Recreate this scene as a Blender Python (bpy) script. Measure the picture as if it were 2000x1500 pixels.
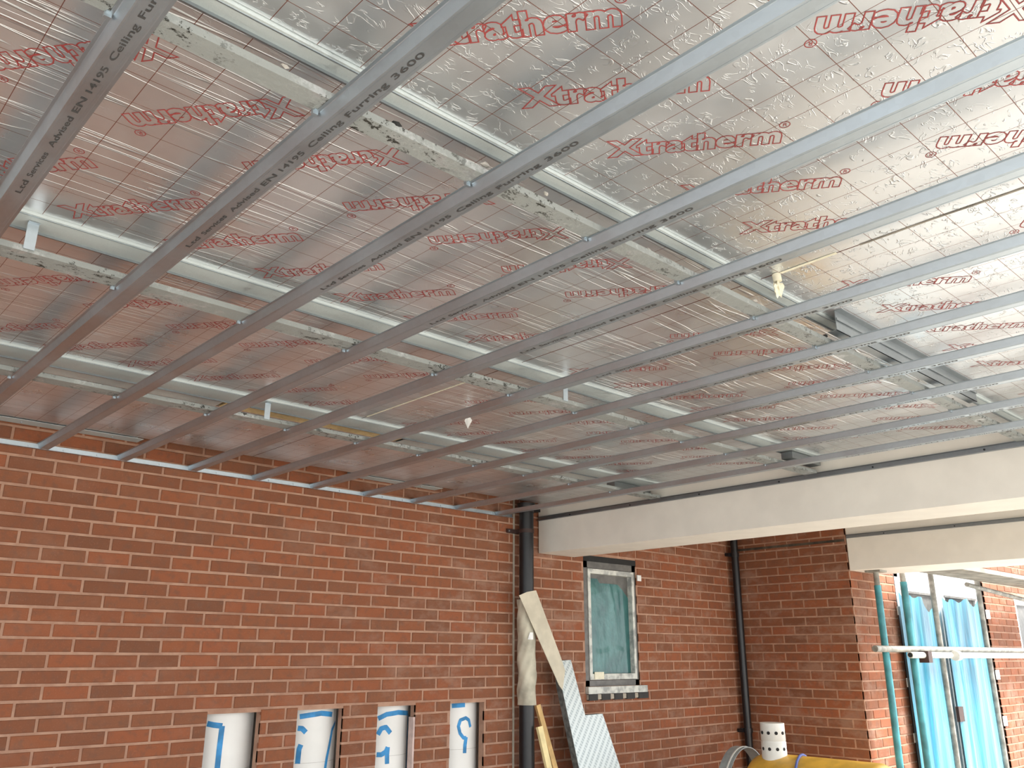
import bpy, bmesh, math, random
import numpy as np
from mathutils import Vector, Matrix

random.seed(7)
for o in list(bpy.data.objects):
    bpy.data.objects.remove(o, do_unlink=True)
sc = bpy.context.scene
C = sc.collection
PI = math.pi
H0 = 1.60                      # eye height: all z below are metres above the eye, raised by H0

# ------------------------------------------------------------------ camera
FPX, PITCH, ROLL, YAW = 1652.3, math.radians(17.72), math.radians(0.19), math.radians(42.66)
fw = Vector((math.sin(YAW)*math.cos(PITCH), math.cos(YAW)*math.cos(PITCH), math.sin(PITCH)))
rt = Vector((math.cos(YAW), -math.sin(YAW), 0))
up = rt.cross(fw)
r2 = rt*math.cos(ROLL)+up*math.sin(ROLL)
u2 = -rt*math.sin(ROLL)+up*math.cos(ROLL)
cam = bpy.data.cameras.new('camera')
cam.sensor_width = 36.0
cam.lens = FPX/2000*36.0
cam.clip_start = 0.05
camo = bpy.data.objects.new('camera', cam)
C.objects.link(camo)
camo.matrix_world = Matrix((( r2.x, u2.x, -fw.x, 0), (r2.y, u2.y, -fw.y, 0), (r2.z, u2.z, -fw.z, H0), (0, 0, 0, 1)))
sc.camera = camo

# ------------------------------------------------------------------ sky, sun, exposure
w = bpy.data.worlds.new('overcast_sky')
sc.world = w
w.use_nodes = True
bg = w.node_tree.nodes['Background']
bg.inputs[0].default_value = (0.90, 0.95, 1.0, 1)
bg.inputs[1].default_value = 2.6
sun = bpy.data.lights.new('hazy_sun', 'SUN')
sun.energy = 11.0
sun.angle = math.radians(25)
sun.color = (1.0, 0.96, 0.90)
suno = bpy.data.objects.new('hazy_sun', sun)
C.objects.link(suno)
suno.location = (14, -10, 11)
suno.rotation_euler = Vector((0.55, -0.50, 0.65)).to_track_quat('Z', 'Y').to_euler()
sc.view_settings.view_transform = 'Standard'
sc.view_settings.look = 'None'
sc.view_settings.gamma = 1.0
sc.view_settings.use_curve_mapping = False
sc.view_settings.exposure = 0.38

# ------------------------------------------------------------------ material helpers
MATS = {}
def srgb(r, g, b):
    f = lambda c: (c/255/12.92) if c/255 <= 0.04045 else ((c/255+0.055)/1.055)**2.4
    return (f(r), f(g), f(b), 1)
class NT:
    def __init__(s, name):
        s.m = bpy.data.materials.new(name); s.m.use_nodes = True
        s.t = s.m.node_tree; s.n = s.t.nodes; s.l = s.t.links
        s.b = s.n['Principled BSDF']
        MATS[name] = s.m
    def new(s, typ, **kw):
        nd = s.n.new(typ)
        for k, v in kw.items(): setattr(nd, k, v)
        return nd
    def link(s, a, b): s.l.new(a, b)
    def setv(s, sock, v):
        if hasattr(v, 'is_linked') or hasattr(v, 'links'): s.l.new(v, sock)
        else: sock.default_value = v
    def math(s, op, a, b=None, c=None, clamp=False):
        nd = s.n.new('ShaderNodeMath'); nd.operation = op; nd.use_clamp = clamp
        for i, v in enumerate((a, b, c)):
            if v is not None: s.setv(nd.inputs[i], v)
        return nd.outputs[0]
    def mix(s, f, a, b, blend='MIX'):
        nd = s.n.new('ShaderNodeMix'); nd.data_type = 'RGBA'; nd.blend_type = blend
        s.setv(nd.inputs[0], f); s.setv(nd.inputs[6], a); s.setv(nd.inputs[7], b)
        return nd.outputs[2]
    def mapr(s, v, a, b, c=0.0, d=1.0, smooth=True):
        nd = s.n.new('ShaderNodeMapRange'); nd.interpolation_type = 'SMOOTHSTEP' if smooth else 'LINEAR'
        s.setv(nd.inputs[0], v)
        for i, x in zip((1, 2, 3, 4), (a, b, c, d)): nd.inputs[i].default_value = x
        return nd.outputs[0]
    def pos(s): return s.n.new('ShaderNodeNewGeometry').outputs['Position']
    def obj(s): return s.n.new('ShaderNodeTexCoord').outputs['Object']
    def mapping(s, v, scale=(1, 1, 1), loc=(0, 0, 0), rot=(0, 0, 0)):
        nd = s.n.new('ShaderNodeMapping'); s.l.new(v, nd.inputs[0])
        nd.inputs[1].default_value = loc; nd.inputs[2].default_value = rot; nd.inputs[3].default_value = scale
        return nd.outputs[0]
    def noise(s, v, scale=5, detail=2, rough=0.5, dist=0.0):
        nd = s.n.new('ShaderNodeTexNoise'); s.l.new(v, nd.inputs['Vector'])
        nd.inputs['Scale'].default_value = scale; nd.inputs['Detail'].default_value = detail
        nd.inputs['Roughness'].default_value = rough; nd.inputs['Distortion'].default_value = dist
        return nd.outputs[0]
    def bump(s, h, strength=0.3, dist=0.01):
        nd = s.n.new('ShaderNodeBump'); nd.inputs['Strength'].default_value = strength
        nd.inputs['Distance'].default_value = dist; s.l.new(h, nd.inputs['Height'])
        s.l.new(nd.outputs[0], s.b.inputs['Normal'])
    def base(s, v): s.setv(s.b.inputs['Base Color'], v)
    def rough(s, v): s.setv(s.b.inputs['Roughness'], v)
    def metal(s, v): s.setv(s.b.inputs['Metallic'], v)

def plain(name, col, rough=0.6, metal=0.0, var=0.12, scale=20, bump=0.0):
    k = NT(name); p = k.pos()
    n = k.noise(p, scale, 3)
    d = tuple(c*(1-var) for c in col[:3])+(1,)
    h = tuple(min(1, c*(1+var)) for c in col[:3])+(1,)
    k.base(k.mix(k.mapr(n, 0.3, 0.7), d, h)); k.rough(rough); k.metal(metal)
    if bump: k.bump(n, bump, 0.004)
    return k.m

def make_brick_mat():
    k = NT('red_brick'); p = k.pos()
    r = k.new('ShaderNodeObjectInfo').outputs['Random']
    at = k.new('ShaderNodeAttribute'); at.attribute_name = 'rnd'
    v = k.math('FRACT', k.math('ADD', k.math('MULTIPLY', r, 7.31), at.outputs['Fac']))
    cr = k.new('ShaderNodeValToRGB'); k.link(v, cr.inputs[0])
    e = cr.color_ramp.elements
    e[0].position = 0.0; e[0].color = (0.175, 0.064, 0.029, 1)
    e[1].position = 1.0; e[1].color = (0.275, 0.082, 0.033, 1)
    for ps, c in ((0.25, (0.23, 0.073, 0.030, 1)), (0.5, (0.215, 0.079, 0.036, 1)), (0.75, (0.26, 0.081, 0.031, 1))):
        q = e.new(ps); q.color = c
    n1 = k.noise(p, 22, 4, 0.6)
    c1 = k.mix(k.math('MULTIPLY', k.mapr(n1, 0.45, 0.72), 0.55), cr.outputs[0], (0.150, 0.070, 0.043, 1))
    n2 = k.noise(p, 130, 2, 0.6)
    c2 = k.mix(k.math('MULTIPLY', k.mapr(n2, 0.55, 0.75), 0.35), c1, (0.34, 0.135, 0.075, 1))
    # mortar smears and dusty bloom left on the faces
    n3 = k.noise(k.mapping(p, (1, 1, 1.6)), 3.1, 5, 0.7)
    sx = k.new('ShaderNodeSeparateXYZ'); k.link(p, sx.inputs[0])
    near = k.mapr(sx.outputs[0], 2.2, 4.3)
    sm = k.math('MULTIPLY', k.mapr(n3, 0.47, 0.68), k.math('ADD', 0.12, k.math('MULTIPLY', near, 0.40)))
    c3 = k.mix(sm, c2, (0.33, 0.205, 0.150, 1))
    k.base(c3); k.rough(0.85)
    k.bump(k.math('ADD', n2, n1), 0.35, 0.003)
make_brick_mat()

def make_mortar_mat():
    k = NT('mortar'); p = k.pos()
    n = k.noise(p, 9, 4, 0.65)
    k.base(k.mix(k.mapr(n, 0.3, 0.7), (0.34, 0.185, 0.125, 1), (0.46, 0.275, 0.190, 1)))
    k.rough(0.95)
    k.bump(k.noise(p, 160, 3), 0.4, 0.003)
make_mortar_mat()

def make_foil_mat():
    k = NT('printed_foil'); p = k.pos(); o = k.obj()
    s = k.new('ShaderNodeSeparateXYZ'); k.link(o, s.inputs[0])
    def grid(c, half):
        f = k.math('FRACT', k.math('ADD', k.math('MULTIPLY', c, 10.0), 0.5))
        return k.math('LESS_THAN', k.math('ABSOLUTE', k.math('SUBTRACT', f, 0.5)), half)
    g = k.math('MAXIMUM', grid(s.outputs[0], 0.0085), grid(s.outputs[1], 0.0085))
    # long creases along the boards beyond the first rail, short crumples before it
    ps = k.new('ShaderNodeSeparateXYZ'); k.link(p, ps.inputs[0])
    far = k.mapr(ps.outputs[1], 1.25, 1.40)
    n1 = k.noise(k.mapping(p, (0.75, 17, 1)), 1.0, 1.0, 0.4, 0.35)
    l1 = k.mapr(k.math('ABSOLUTE', k.math('SUBTRACT', n1, 0.5)), 0.0, 0.016, 1.0, 0.0)
    n1b = k.noise(k.mapping(p, (1.1, 24, 1), (3.1, 7.7, 0)), 1.0, 1.0, 0.4, 0.35)
    l2 = k.mapr(k.math('ABSOLUTE', k.math('SUBTRACT', n1b, 0.52)), 0.0, 0.014, 1.0, 0.0)
    m1 = k.mapr(k.noise(k.mapping(p, (2.0, 4.0, 1)), 1.0, 1), 0.42, 0.54)
    m2 = k.mapr(k.noise(k.mapping(p, (2.0, 4.0, 1), (9, 2, 0)), 1.0, 1), 0.45, 0.56)
    n2 = k.noise(k.mapping(p, (20, 30, 1)), 1.0, 2, 0.5, 1.2)
    l3 = k.mapr(k.math('ABSOLUTE', k.math('SUBTRACT', n2, 0.5)), 0.0, 0.035, 1.0, 0.0)
    m3 = k.mapr(k.noise(p, 26, 1), 0.46, 0.58)
    creases = k.math('MULTIPLY', k.math('ADD', k.math('MULTIPLY', l1, m1), k.math('MULTIPLY', l2, m2)), far)
    crump = k.math('MULTIPLY', k.math('MULTIPLY', l3, m3), k.math('SUBTRACT', 0.36, k.math('MULTIPLY', far, 0.30)))
    h = k.math('ADD', creases, crump)
    h = k.math('ADD', h, k.math('MULTIPLY', k.noise(p, 7, 2), 0.25))
    n4 = k.noise(p, 5.0, 3, 0.6)
    base = k.mix(k.mapr(n4, 0.3, 0.7), (0.74, 0.765, 0.785, 1), (0.83, 0.85, 0.87, 1))
    k.base(k.mix(g, base, (0.21, 0.085, 0.065, 1)))
    k.metal(k.math('SUBTRACT', 0.82, k.math('MULTIPLY', g, 0.5)))
    k.rough(k.math('ADD', 0.27, k.math('MULTIPLY', k.mapr(n4, 0.3, 0.8), 0.12)))
    k.bump(h, 0.65, 0.004)
make_foil_mat()

def make_galv(name, tint=(0.52, 0.585, 0.635), rough=0.38, splash=0.0, dirt=(0.46, 0.44, 0.38, 1), lo=0.40, hi=0.55):
    k = NT(name); p = k.pos()
    vo = k.new('ShaderNodeTexVoronoi'); k.link(k.mapping(p, (1, 0.6, 1)), vo.inputs['Vector'])
    vo.inputs['Scale'].default_value = 85
    a = tuple(tint)+(1,); b = tuple(c*0.95 for c in tint)+(1,)
    sp = k.new('ShaderNodeSeparateColor'); k.link(vo.outputs['Color'], sp.inputs[0])
    col = k.mix(sp.outputs[0], a, b)
    n = k.noise(p, 4, 3, 0.6)
    rg = k.math('ADD', rough, k.math('MULTIPLY', k.mapr(n, 0.3, 0.7), 0.12))
    if splash:
        d = k.mapr(k.noise(p, 9, 5, 0.72), lo, hi)
        col2 = k.mix(d, col, dirt)
        bl = k.math('MULTIPLY', k.mapr(k.noise(k.mapping(p, (1, 1.6, 1)), 30, 5, 0.8), 0.545, 0.59), k.mapr(k.noise(p, 3.0, 2), 0.42, 0.58))
        if name.endswith('dull'): bl = k.math('MULTIPLY', bl, 0.0)
        col3 = k.mix(bl, col2, (0.025, 0.025, 0.02, 1))
        k.base(col3)
        k.metal(k.math('SUBTRACT', 1.0, k.math('MAXIMUM', k.math('MULTIPLY', d, splash), bl)))
        k.bump(k.noise(p, 40, 4, 0.7), 0.4, 0.006)
    else:
        k.base(col); k.metal(1.0)
    k.rough(rg)
make_galv('galvanised_steel')
make_galv('galvanised_dull', (0.66, 0.71, 0.72), 0.5, 0.8, (0.60, 0.66, 0.66, 1), 0.25, 0.45)
make_galv('galvanised_splashed', (0.62, 0.64, 0.645), 0.5, 0.95, (0.285, 0.305, 0.297, 1), 0.30, 0.48)
make_galv('galvanised_dark', (0.36, 0.39, 0.41), 0.42)

plain('red_print', (0.34, 0.058, 0.055, 1), 0.5)
plain('stamp_ink', (0.055, 0.055, 0.055, 1), 0.6)
plain('plasterboard', (0.82, 0.785, 0.715, 1), 0.8, var=0.03, scale=6)
plain('concrete_ground', (0.42, 0.39, 0.345, 1), 0.9, var=0.15, scale=3, bump=0.2)
plain('blocker_grey', (0.30, 0.34, 0.39, 1), 0.85)
plain('deck_concrete', (0.40, 0.38, 0.35, 1), 0.9)
plain('black_plastic', (0.010, 0.010, 0.012, 1), 0.38, var=0.2)
plain('protective_paper', (0.50, 0.465, 0.37, 1), 0.85, var=0.28, scale=7, bump=0.4)
plain('card_strip', (0.60, 0.545, 0.43, 1), 0.8, var=0.10, scale=9)
plain('white_paint', (0.84, 0.83, 0.80, 1), 0.55, var=0.04, scale=4)
plain('white_upvc', (0.82, 0.83, 0.83, 1), 0.35, var=0.03)
plain('blue_spray', (0.035, 0.25, 0.55, 1), 0.6, var=0.25, scale=14)
plain('grey_frame', (0.125, 0.120, 0.112, 1), 0.45, var=0.2)
plain('dark_strip_brown', (0.07, 0.055, 0.04, 1), 0.9, var=0.5, scale=12)
plain('mastic', (0.42, 0.37, 0.30, 1), 0.8)
plain('dark_gap', (0.02, 0.02, 0.02, 1), 0.9)
plain('yellow_foam', (0.66, 0.52, 0.27, 1), 0.9, var=0.1, scale=40)
plain('cream_foam', (0.80, 0.76, 0.60, 1), 0.9, var=0.08, scale=30, bump=0.5)
plain('pale_pine', (0.82, 0.68, 0.36, 1), 0.7, var=0.1, scale=12)
plain('tan_pine', (0.72, 0.47, 0.20, 1), 0.7, var=0.15, scale=12)
plain('board_edge', (0.13, 0.135, 0.13, 1), 0.7, var=0.4, scale=30)
plain('heater_yellow', (0.72, 0.42, 0.06, 1), 0.45, var=0.15, scale=9)
plain('flue_white', (0.80, 0.79, 0.74, 1), 0.5, var=0.03)
plain('grey_track', (0.30, 0.33, 0.33, 1), 0.45, var=0.1)
plain('blue_cord', (0.10, 0.14, 0.42, 1), 0.6)
plain('scaffold_grey', (0.25, 0.24, 0.21, 1), 0.55, var=0.35, scale=15)
plain('scaffold_sunlit', (0.62, 0.61, 0.57, 1), 0.5, var=0.1)  # paler copy of the scaffold grey, sunlight put into the colour
plain('teal_wrap', (0.045, 0.24, 0.28, 1), 0.35, var=0.35, scale=6)
plain('weathered_board', (0.26, 0.23, 0.19, 1), 0.9, var=0.3, scale=8)
plain('pink_render', (0.60, 0.46, 0.42, 1), 0.9)
plain('inner_render', (0.50, 0.45, 0.40, 1), 0.9)
plain('brown_iron_and_shade', (0.045, 0.022, 0.018, 1), 0.6)  # iron fittings, and the painted shade in the door reveals
plain('white_tape', (0.80, 0.80, 0.78, 1), 0.5)
plain('green_tape', (0.12, 0.40, 0.16, 1), 0.5)
plain('clay_tile', (0.030, 0.028, 0.027, 1), 0.7)

def make_film(name, a, b, c, scale):
    k = NT(name); p = k.pos()
    n = k.noise(k.mapping(p, scale), 1.0, 4, 0.6, 0.6)
    cr = k.new('ShaderNodeValToRGB'); k.link(n, cr.inputs[0])
    e = cr.color_ramp.elements
    e[0].position = 0.33; e[0].color = a; e[1].position = 0.72; e[1].color = c
    q = e.new(0.52); q.color = b
    k.base(cr.outputs[0]); k.rough(0.32)
    k.b.inputs['Coat Weight'].default_value = 0.3
    k.bump(k.noise(k.mapping(p, (scale[0]*2, scale[1]*2, scale[2]*2)), 1.0, 3), 0.4, 0.02)
make_film('teal_film', (0.028, 0.110, 0.112, 1), (0.040, 0.155, 0.150, 1), (0.075, 0.235, 0.23, 1), (7, 7, 4))
make_film('blue_film', (0.055, 0.17, 0.25, 1), (0.035, 0.26, 0.40, 1), (0.13, 0.55, 0.66, 1), (13, 13, 0.9))

def make_residue():
    k = NT('taped_frame'); p = k.pos()
    n = k.noise(k.mapping(p, (1, 1, 1)), 13, 3, 0.55)
    k.base(k.mix(k.mapr(n, 0.35, 0.60), (0.34, 0.35, 0.34, 1), (0.66, 0.67, 0.62, 1)))
    k.rough(0.6)
make_residue()

def make_silver_print():
    k = NT('silver_printed_face'); o = k.obj()
    s = k.new('ShaderNodeSeparateXYZ'); k.link(o, s.inputs[0])
    d = k.math('ADD', k.math('MULTIPLY', s.outputs[0], 0.75), k.math('MULTIPLY', s.outputs[2], -0.65))
    st = k.mapr(k.math('ABSOLUTE', k.math('SUBTRACT', k.math('FRACT', k.math('MULTIPLY', d, 22.0)), 0.5)), 0.20, 0.30)
    v = k.math('ADD', k.math('MULTIPLY', s.outputs[0], 0.5), k.math('MULTIPLY', s.outputs[2], 1.0))
    v2 = k.math('ADD', k.math('MULTIPLY', s.outputs[0], 0.65), k.math('MULTIPLY', s.outputs[2], 0.75))
    st2 = k.mapr(k.math('ADD', k.math('ABSOLUTE', k.math('SUBTRACT', k.math('FRACT', k.math('MULTIPLY', v2, 48.0)), 0.5)), k.math('MULTIPLY', k.noise(o, 60, 2), 0.35)), 0.22, 0.42)
    pr = k.math('MULTIPLY', st, st2)
    k.base(k.mix(k.math('MULTIPLY', pr, 0.75), (0.58, 0.62, 0.61, 1), (0.30, 0.35, 0.36, 1)))
    k.metal(0.35); k.rough(0.40)
make_silver_print()

# ------------------------------------------------------------------ geometry helpers
def tag(o, label=None, cat=None, group=None, kind=None):
    if label: o['label'] = label
    if cat: o['category'] = cat
    if group: o['group'] = group
    if kind: o['kind'] = kind
    return o
def link(name, me, mat=None, parent=None):
    o = bpy.data.objects.new(name, me)
    C.objects.link(o)
    if mat is not None and me is not None and not me.materials: me.materials.append(MATS[mat])
    if parent is not None: o.parent = parent
    return o
def empty(name, loc=(0, 0, 0)):
    o = bpy.data.objects.new(name, None); C.objects.link(o)
    o.location = (loc[0], loc[1], loc[2]+H0); o.empty_display_size = 0.1
    return o
class MB:
    """collects shapes; z values are given relative to the eye"""
    def __init__(s): s.v = []; s.f = []; s.sm = []
    def add(s, vs, fs, smooth=False):
        b = len(s.v); s.v += [tuple(v) for v in vs]; s.f += [tuple(b+i for i in f) for f in fs]; s.sm += [smooth]*len(fs)
        return s
    def box(s, a, b):
        x0, y0, z0 = a; x1, y1, z1 = b
        vs = [(x, y, z) for z in (z0, z1) for y in (y0, y1) for x in (x0, x1)]
        return s.add(vs, [(0, 2, 3, 1), (4, 5, 7, 6), (0, 1, 5, 4), (2, 6, 7, 3), (0, 4, 6, 2), (1, 3, 7, 5)])
    def tube(s, pts, r, n=12, cap=True, smooth=True, sx=1.0):
        pts = [Vector(p) for p in pts]; rings = []
        rr = r if isinstance(r, (list, tuple)) else [r]*len(pts)
        prev = None
        for i, p in enumerate(pts):
            t = (pts[min(i+1, len(pts)-1)]-pts[max(i-1, 0)]).normalized()
            a = t.orthogonal().normalized() if prev is None else (prev-t*prev.dot(t)).normalized()
            prev = a; b = t.cross(a)
            rings.append([p+(a*math.cos(2*PI*k/n)*sx+b*math.sin(2*PI*k/n))*rr[i] for k in range(n)])
        vs = [v for R in rings for v in R]
        fs = [(i*n+k, i*n+(k+1) % n, (i+1)*n+(k+1) % n, (i+1)*n+k) for i in range(len(pts)-1) for k in range(n)]
        s.add(vs, fs, smooth)
        if cap:
            s.add(rings[0], [tuple(reversed(range(n)))]); s.add(rings[-1], [tuple(range(n))])
        return s
    def prism(s, prof, axis, a, b):
        """prof: closed 2-D outline; axis 'x': (y,z), 'y': (x,z), 'z': (x,y)"""
        def P(p, t):
            return (t, p[0], p[1]) if axis == 'x' else ((p[0], t, p[1]) if axis == 'y' else (p[0], p[1], t))
        n = len(prof); vs = [P(p, a) for p in prof]+[P(p, b) for p in prof]
        fs = [(i, (i+1) % n, n+(i+1) % n, n+i) for i in range(n)]+[tuple(reversed(range(n))), tuple(range(n, 2*n))]
        return s.add(vs, fs)
    def beam(s, p, q, wd, th, upv=(0, 0, 1)):
        p = Vector(p); q = Vector(q); t = (q-p).normalized(); u = Vector(upv); u = (u-t*u.dot(t)).normalized(); b = t.cross(u)
        vs = [c+b*sx*wd/2+u*sy*th/2 for c in (p, q) for sx, sy in ((-1, -1), (1, -1), (1, 1), (-1, 1))]
        return s.add(vs, [(3, 2, 1, 0), (4, 5, 6, 7), (0, 1, 5, 4), (1, 2, 6, 5), (2, 3, 7, 6), (3, 0, 4, 7)])
    def mesh(s, name, mat, recalc=True):
        me = bpy.data.meshes.new(name)
        me.from_pydata([(v[0], v[1], v[2]) for v in s.v], [], s.f)
        me.polygons.foreach_set('use_smooth', s.sm)
        if recalc:
            bm = bmesh.new(); bm.from_mesh(me); bmesh.ops.recalc_face_normals(bm, faces=bm.faces); bm.to_mesh(me); bm.free()
        me.materials.append(MATS[mat])
        return me
    def build(s, name, mat, parent=None, origin=None, recalc=True):
        """world object; the origin (eye-relative) becomes the object's location"""
        if parent is not None:
            po = Vector(parent.location)
            if parent.parent is not None: po = po+parent.parent.location
            og = Vector((po[0], po[1], po[2]-H0))
        elif origin is not None: og = Vector(origin)
        else:
            xs = np.array(s.v, float)
            og = Vector(((xs[:, 0].min()+xs[:, 0].max())/2, (xs[:, 1].min()+xs[:, 1].max())/2, xs[:, 2].min()))
        s.v = [(v[0]-og.x, v[1]-og.y, v[2]-og.z) for v in s.v]
        o = link(name, s.mesh(name, mat, recalc), None, parent)
        if parent is None: o.location = (og.x, og.y, og.z+H0)
        return o

def depth_in_view(x, y, z):
    p = Vector((x, y, z)); d = p.dot(fw)
    if d < 0.2: return None
    px = 1000+FPX*p.dot(r2)/d; py = 750-FPX*p.dot(u2)/d
    if -30 < px < 2030 and -30 < py < 1530: return d
    return None

# ------------------------------------------------------------------ brick walls
def brick_wall(name, axis, plane, facing, u0, u1, z0, z1, thick, course, bl, pu, pz, openings=(), limit=300, umin=None, parity=0):
    """axis 'x': wall runs along X at Y=plane; axis 'y': along Y at X=plane. facing = -1: front looks to the lower side.
       openings: (ua, ub, za, zb). Slab of mortar with each brick proud of it."""
    rec = 0.005
    us = sorted(set([u0, u1]+[v for o in openings for v in o[:2] if u0 < v < u1]))
    zs = sorted(set([z0, z1]+[v for o in openings for v in o[2:] if z0 < v < z1]))
    mb = MB()
    f0 = plane-facing*rec; f1 = plane-facing*thick
    lo, hi = min(f0, f1), max(f0, f1)
    for i in range(len(us)-1):
        # merge vertical runs of solid cells into one box
        run = None
        for j in range(len(zs)-1):
            uc = (us[i]+us[i+1])/2; zc = (zs[j]+zs[j+1])/2
            hole = any(o[0] < uc < o[1] and o[2] < zc < o[3] for o in openings)
            if not hole:
                run = [zs[j], zs[j+1]] if run is None else [run[0], zs[j+1]]
            if run is not None and (hole or j == len(zs)-2):
                a, b = run; run = None
                if axis == 'x': mb.box((us[i], lo, a), (us[i+1], hi, b))
                else: mb.box((lo, us[i], a), (hi, us[i+1], b))
    wall = mb.build(name, 'mortar')
    tag(wall, kind='structure')
    # bricks
    j = 0.0140
    found = []
    r0 = math.floor((z0-pz)/course); r1 = math.ceil((z1-pz)/course)
    for r in range(r0, r1):
        za, zb = pz+r*course+j/2, pz+(r+1)*course-j/2
        if za < z0-0.002 or zb > z1+0.002: continue
        off = pu+(((r+parity) % 2)*0.5)*bl
        k = math.floor((u0-off)/bl)
        while off+k*bl < u1:
            segs = [(max(u0, off+k*bl+j/2), min(u1, off+(k+1)*bl-j/2))]
            for o in openings:
                if o[2] < zb-0.01 and o[3] > za+0.01:
                    ns = []
                    for a, b in segs:
                        if o[0] >= b or o[1] <= a: ns.append((a, b))
                        else:
                            if o[0]-a > 0.02: ns.append((a, o[0]))
                            if b-o[1] > 0.02: ns.append((o[1], b))
                    segs = ns
            for a, b in segs:
                if b-a > 0.02: found.append((a, b, za, zb))
            k += 1
    def ctr(q):
        u, z = (q[0]+q[1])/2, (q[2]+q[3])/2
        return (u, plane, z) if axis == 'x' else (plane, u, z)
    scored = []
    for q in found:
        d = depth_in_view(*ctr(q))
        scored.append((-(q[1]-q[0])/(d*d) if d else 1.0, q))
    scored.sort(key=lambda t: t[0])
    singles = [q for s_, q in scored[:limit] if s_ < 0]
    rest = [q for s_, q in scored if not (s_ < 0)]+[q for s_, q in scored[limit:] if s_ < 0]
    cache = {}
    def shape(L, hgt):
        key = (round(L, 3), round(hgt, 3))
        if key in cache: return cache[key]
        hw, hh, c = L/2, hgt/2, 0.003
        fr = [(-hw+c, hh-c), (-hw+c, -hh+c), (hw-c, -hh+c), (hw-c, hh-c)]
        ou = [(-hw, hh), (-hw, -hh), (hw, -hh), (hw, hh)]
        vs = [(a, 0.0, b) for a, b in fr]+[(a, 0.003, b) for a, b in ou]+[(a, 0.02, b) for a, b in ou]
        fs = [(0, 1, 2, 3)]
        for i in range(4):
            k2 = (i+1) % 4
            fs += [(4+i, 4+k2, k2, i), (8+i, 8+k2, 4+k2, 4+i)]
        cache[key] = (vs, fs, None)
        return cache[key]
    meshes = {}
    wl = wall.location
    def rot(v):
        # local brick: x along wall, y into wall, z up
        if axis == 'x': return (v[0], v[1]*-facing, v[2])
        return (v[1]*-facing, v[0], v[2])
    def fix(me):
        bm = bmesh.new(); bm.from_mesh(me); bmesh.ops.recalc_face_normals(bm, faces=bm.faces); bm.to_mesh(me); bm.free()
    for q in singles:
        vs, fs, _ = shape(q[1]-q[0], q[3]-q[2])
        key = (round(q[1]-q[0], 3), round(q[3]-q[2], 3))
        if key not in meshes:
            me = bpy.data.meshes.new('brick'); me.from_pydata([rot(v) for v in vs], [], fs)
            # open back sits inside the mortar: orient the front outward
            me.materials.append(MATS['red_brick'])
            me.update()
            n = me.polygons[0].normal
            want = Vector((0, facing, 0)) if axis == 'x' else Vector((facing, 0, 0))
            if n.dot(want) < 0: me.flip_normals()
            meshes[key] = me
        c = ctr(q)
        b = link('brick', meshes[key], None, wall)
        jit = random.uniform(-0.0015, 0.0015)
        b.location = (c[0]-wl[0]+(jit if axis == 'y' else 0), c[1]-wl[1]+(jit if axis == 'x' else 0), c[2]+H0-wl[2]+random.uniform(-0.0012, 0.0012))
        if axis == 'x': b.rotation_euler = (0, random.uniform(-0.006, 0.006), 0)
        else: b.rotation_euler = (random.uniform(-0.006, 0.006), 0, 0)
    if rest:
        V = []; F = []; RN = []
        for q in rest:
            vs, fs, _ = shape(q[1]-q[0], q[3]-q[2]); c = ctr(q); b0 = len(V)
            jit = random.uniform(-0.0015, 0.0015)
            for v in vs:
                t = rot(v)
                V.append((c[0]+t[0]-wl[0]+(jit if axis == 'y' else 0), c[1]+t[1]-wl[1]+(jit if axis == 'x' else 0), c[2]+t[2]+H0-wl[2]))
            F += [tuple(b0+i for i in f) for f in fs]; RN += [random.random()]*len(fs)
        me = bpy.data.meshes.new('outlying_bricks'); me.from_pydata(V, [], F)
        me.materials.append(MATS['red_brick'])
        a = me.attributes.new('rnd', 'FLOAT', 'FACE'); a.data.foreach_set('value', RN)
        me.update()
        want = Vector((0, facing, 0)) if axis == 'x' else Vector((facing, 0, 0))
        if me.polygons[0].normal.dot(want) < 0: me.flip_normals()
        ob = link('outlying_bricks', me, None, wall); tag(ob, kind='stuff')
    return wall

WY = 4.87                                   # face of the long rear wall
XC = 7.53                                   # face of the side wall on the right
YD = 3.66                                   # face of the outer wall with the door
XJ = 4.512                                  # movement joint in the rear wall
SLOTS = [(2.185, 2.510), (2.746, 3.066), (3.322, 3.626), (3.922, 4.232)]
ZF = -H0
brick_wall('wall_rear', 'x', WY, -1, -6.0, XJ-0.008, ZF, 1.30, 0.06, 0.075, 0.225, 0.225*0.355, 0.075*-0.05,
           [(a, b, -1.30, -0.325) for a, b in SLOTS], limit=300)
brick_wall('wall_rear_right', 'x', WY, -1, XJ+0.008, XC, ZF, 1.30, 0.22, 0.0788, 0.2365, 5.996-0.2365*0.5*0, 0.0788*0.30,
           [(5.305, 5.985, -0.245, 0.795)], limit=300)
brick_wall('wall_right', 'y', XC, -1, YD+0.012, WY, ZF, 1.30, 0.22, 0.0788, 0.2365, YD-0.11, 0.0788*0.30, [], limit=300)
brick_wall('wall_far_right', 'x', YD, -1, XC+0.004, 13.0, ZF, 2.6, 0.22, 0.0788, 0.2365, XC+0.01, 0.0788*0.30,
           [(8.42, 10.75, ZF, 0.84), (11.72, 12.8, -0.6, 0.70)], limit=200)
tag(MB().box((-12.3, -6.0, ZF), (-12.0, WY+4.0, 2.2)).build('sky_blocker_left', 'blocker_grey'), kind='structure')  # added unseen wall far left, blocks the low band of sky
tag(MB().box((XJ-0.008, WY-0.002, ZF), (XJ+0.008, WY+0.05, 1.30)).build('trim_1', 'mastic'), kind='structure')

tag(MB().box((XC-0.004, YD+0.02, 0.994), (XC+0.02, WY, 1.016)).build('dark_strip', 'dark_strip_brown'), kind='structure')  # thin dark strip along the side wall near ceiling height
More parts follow.
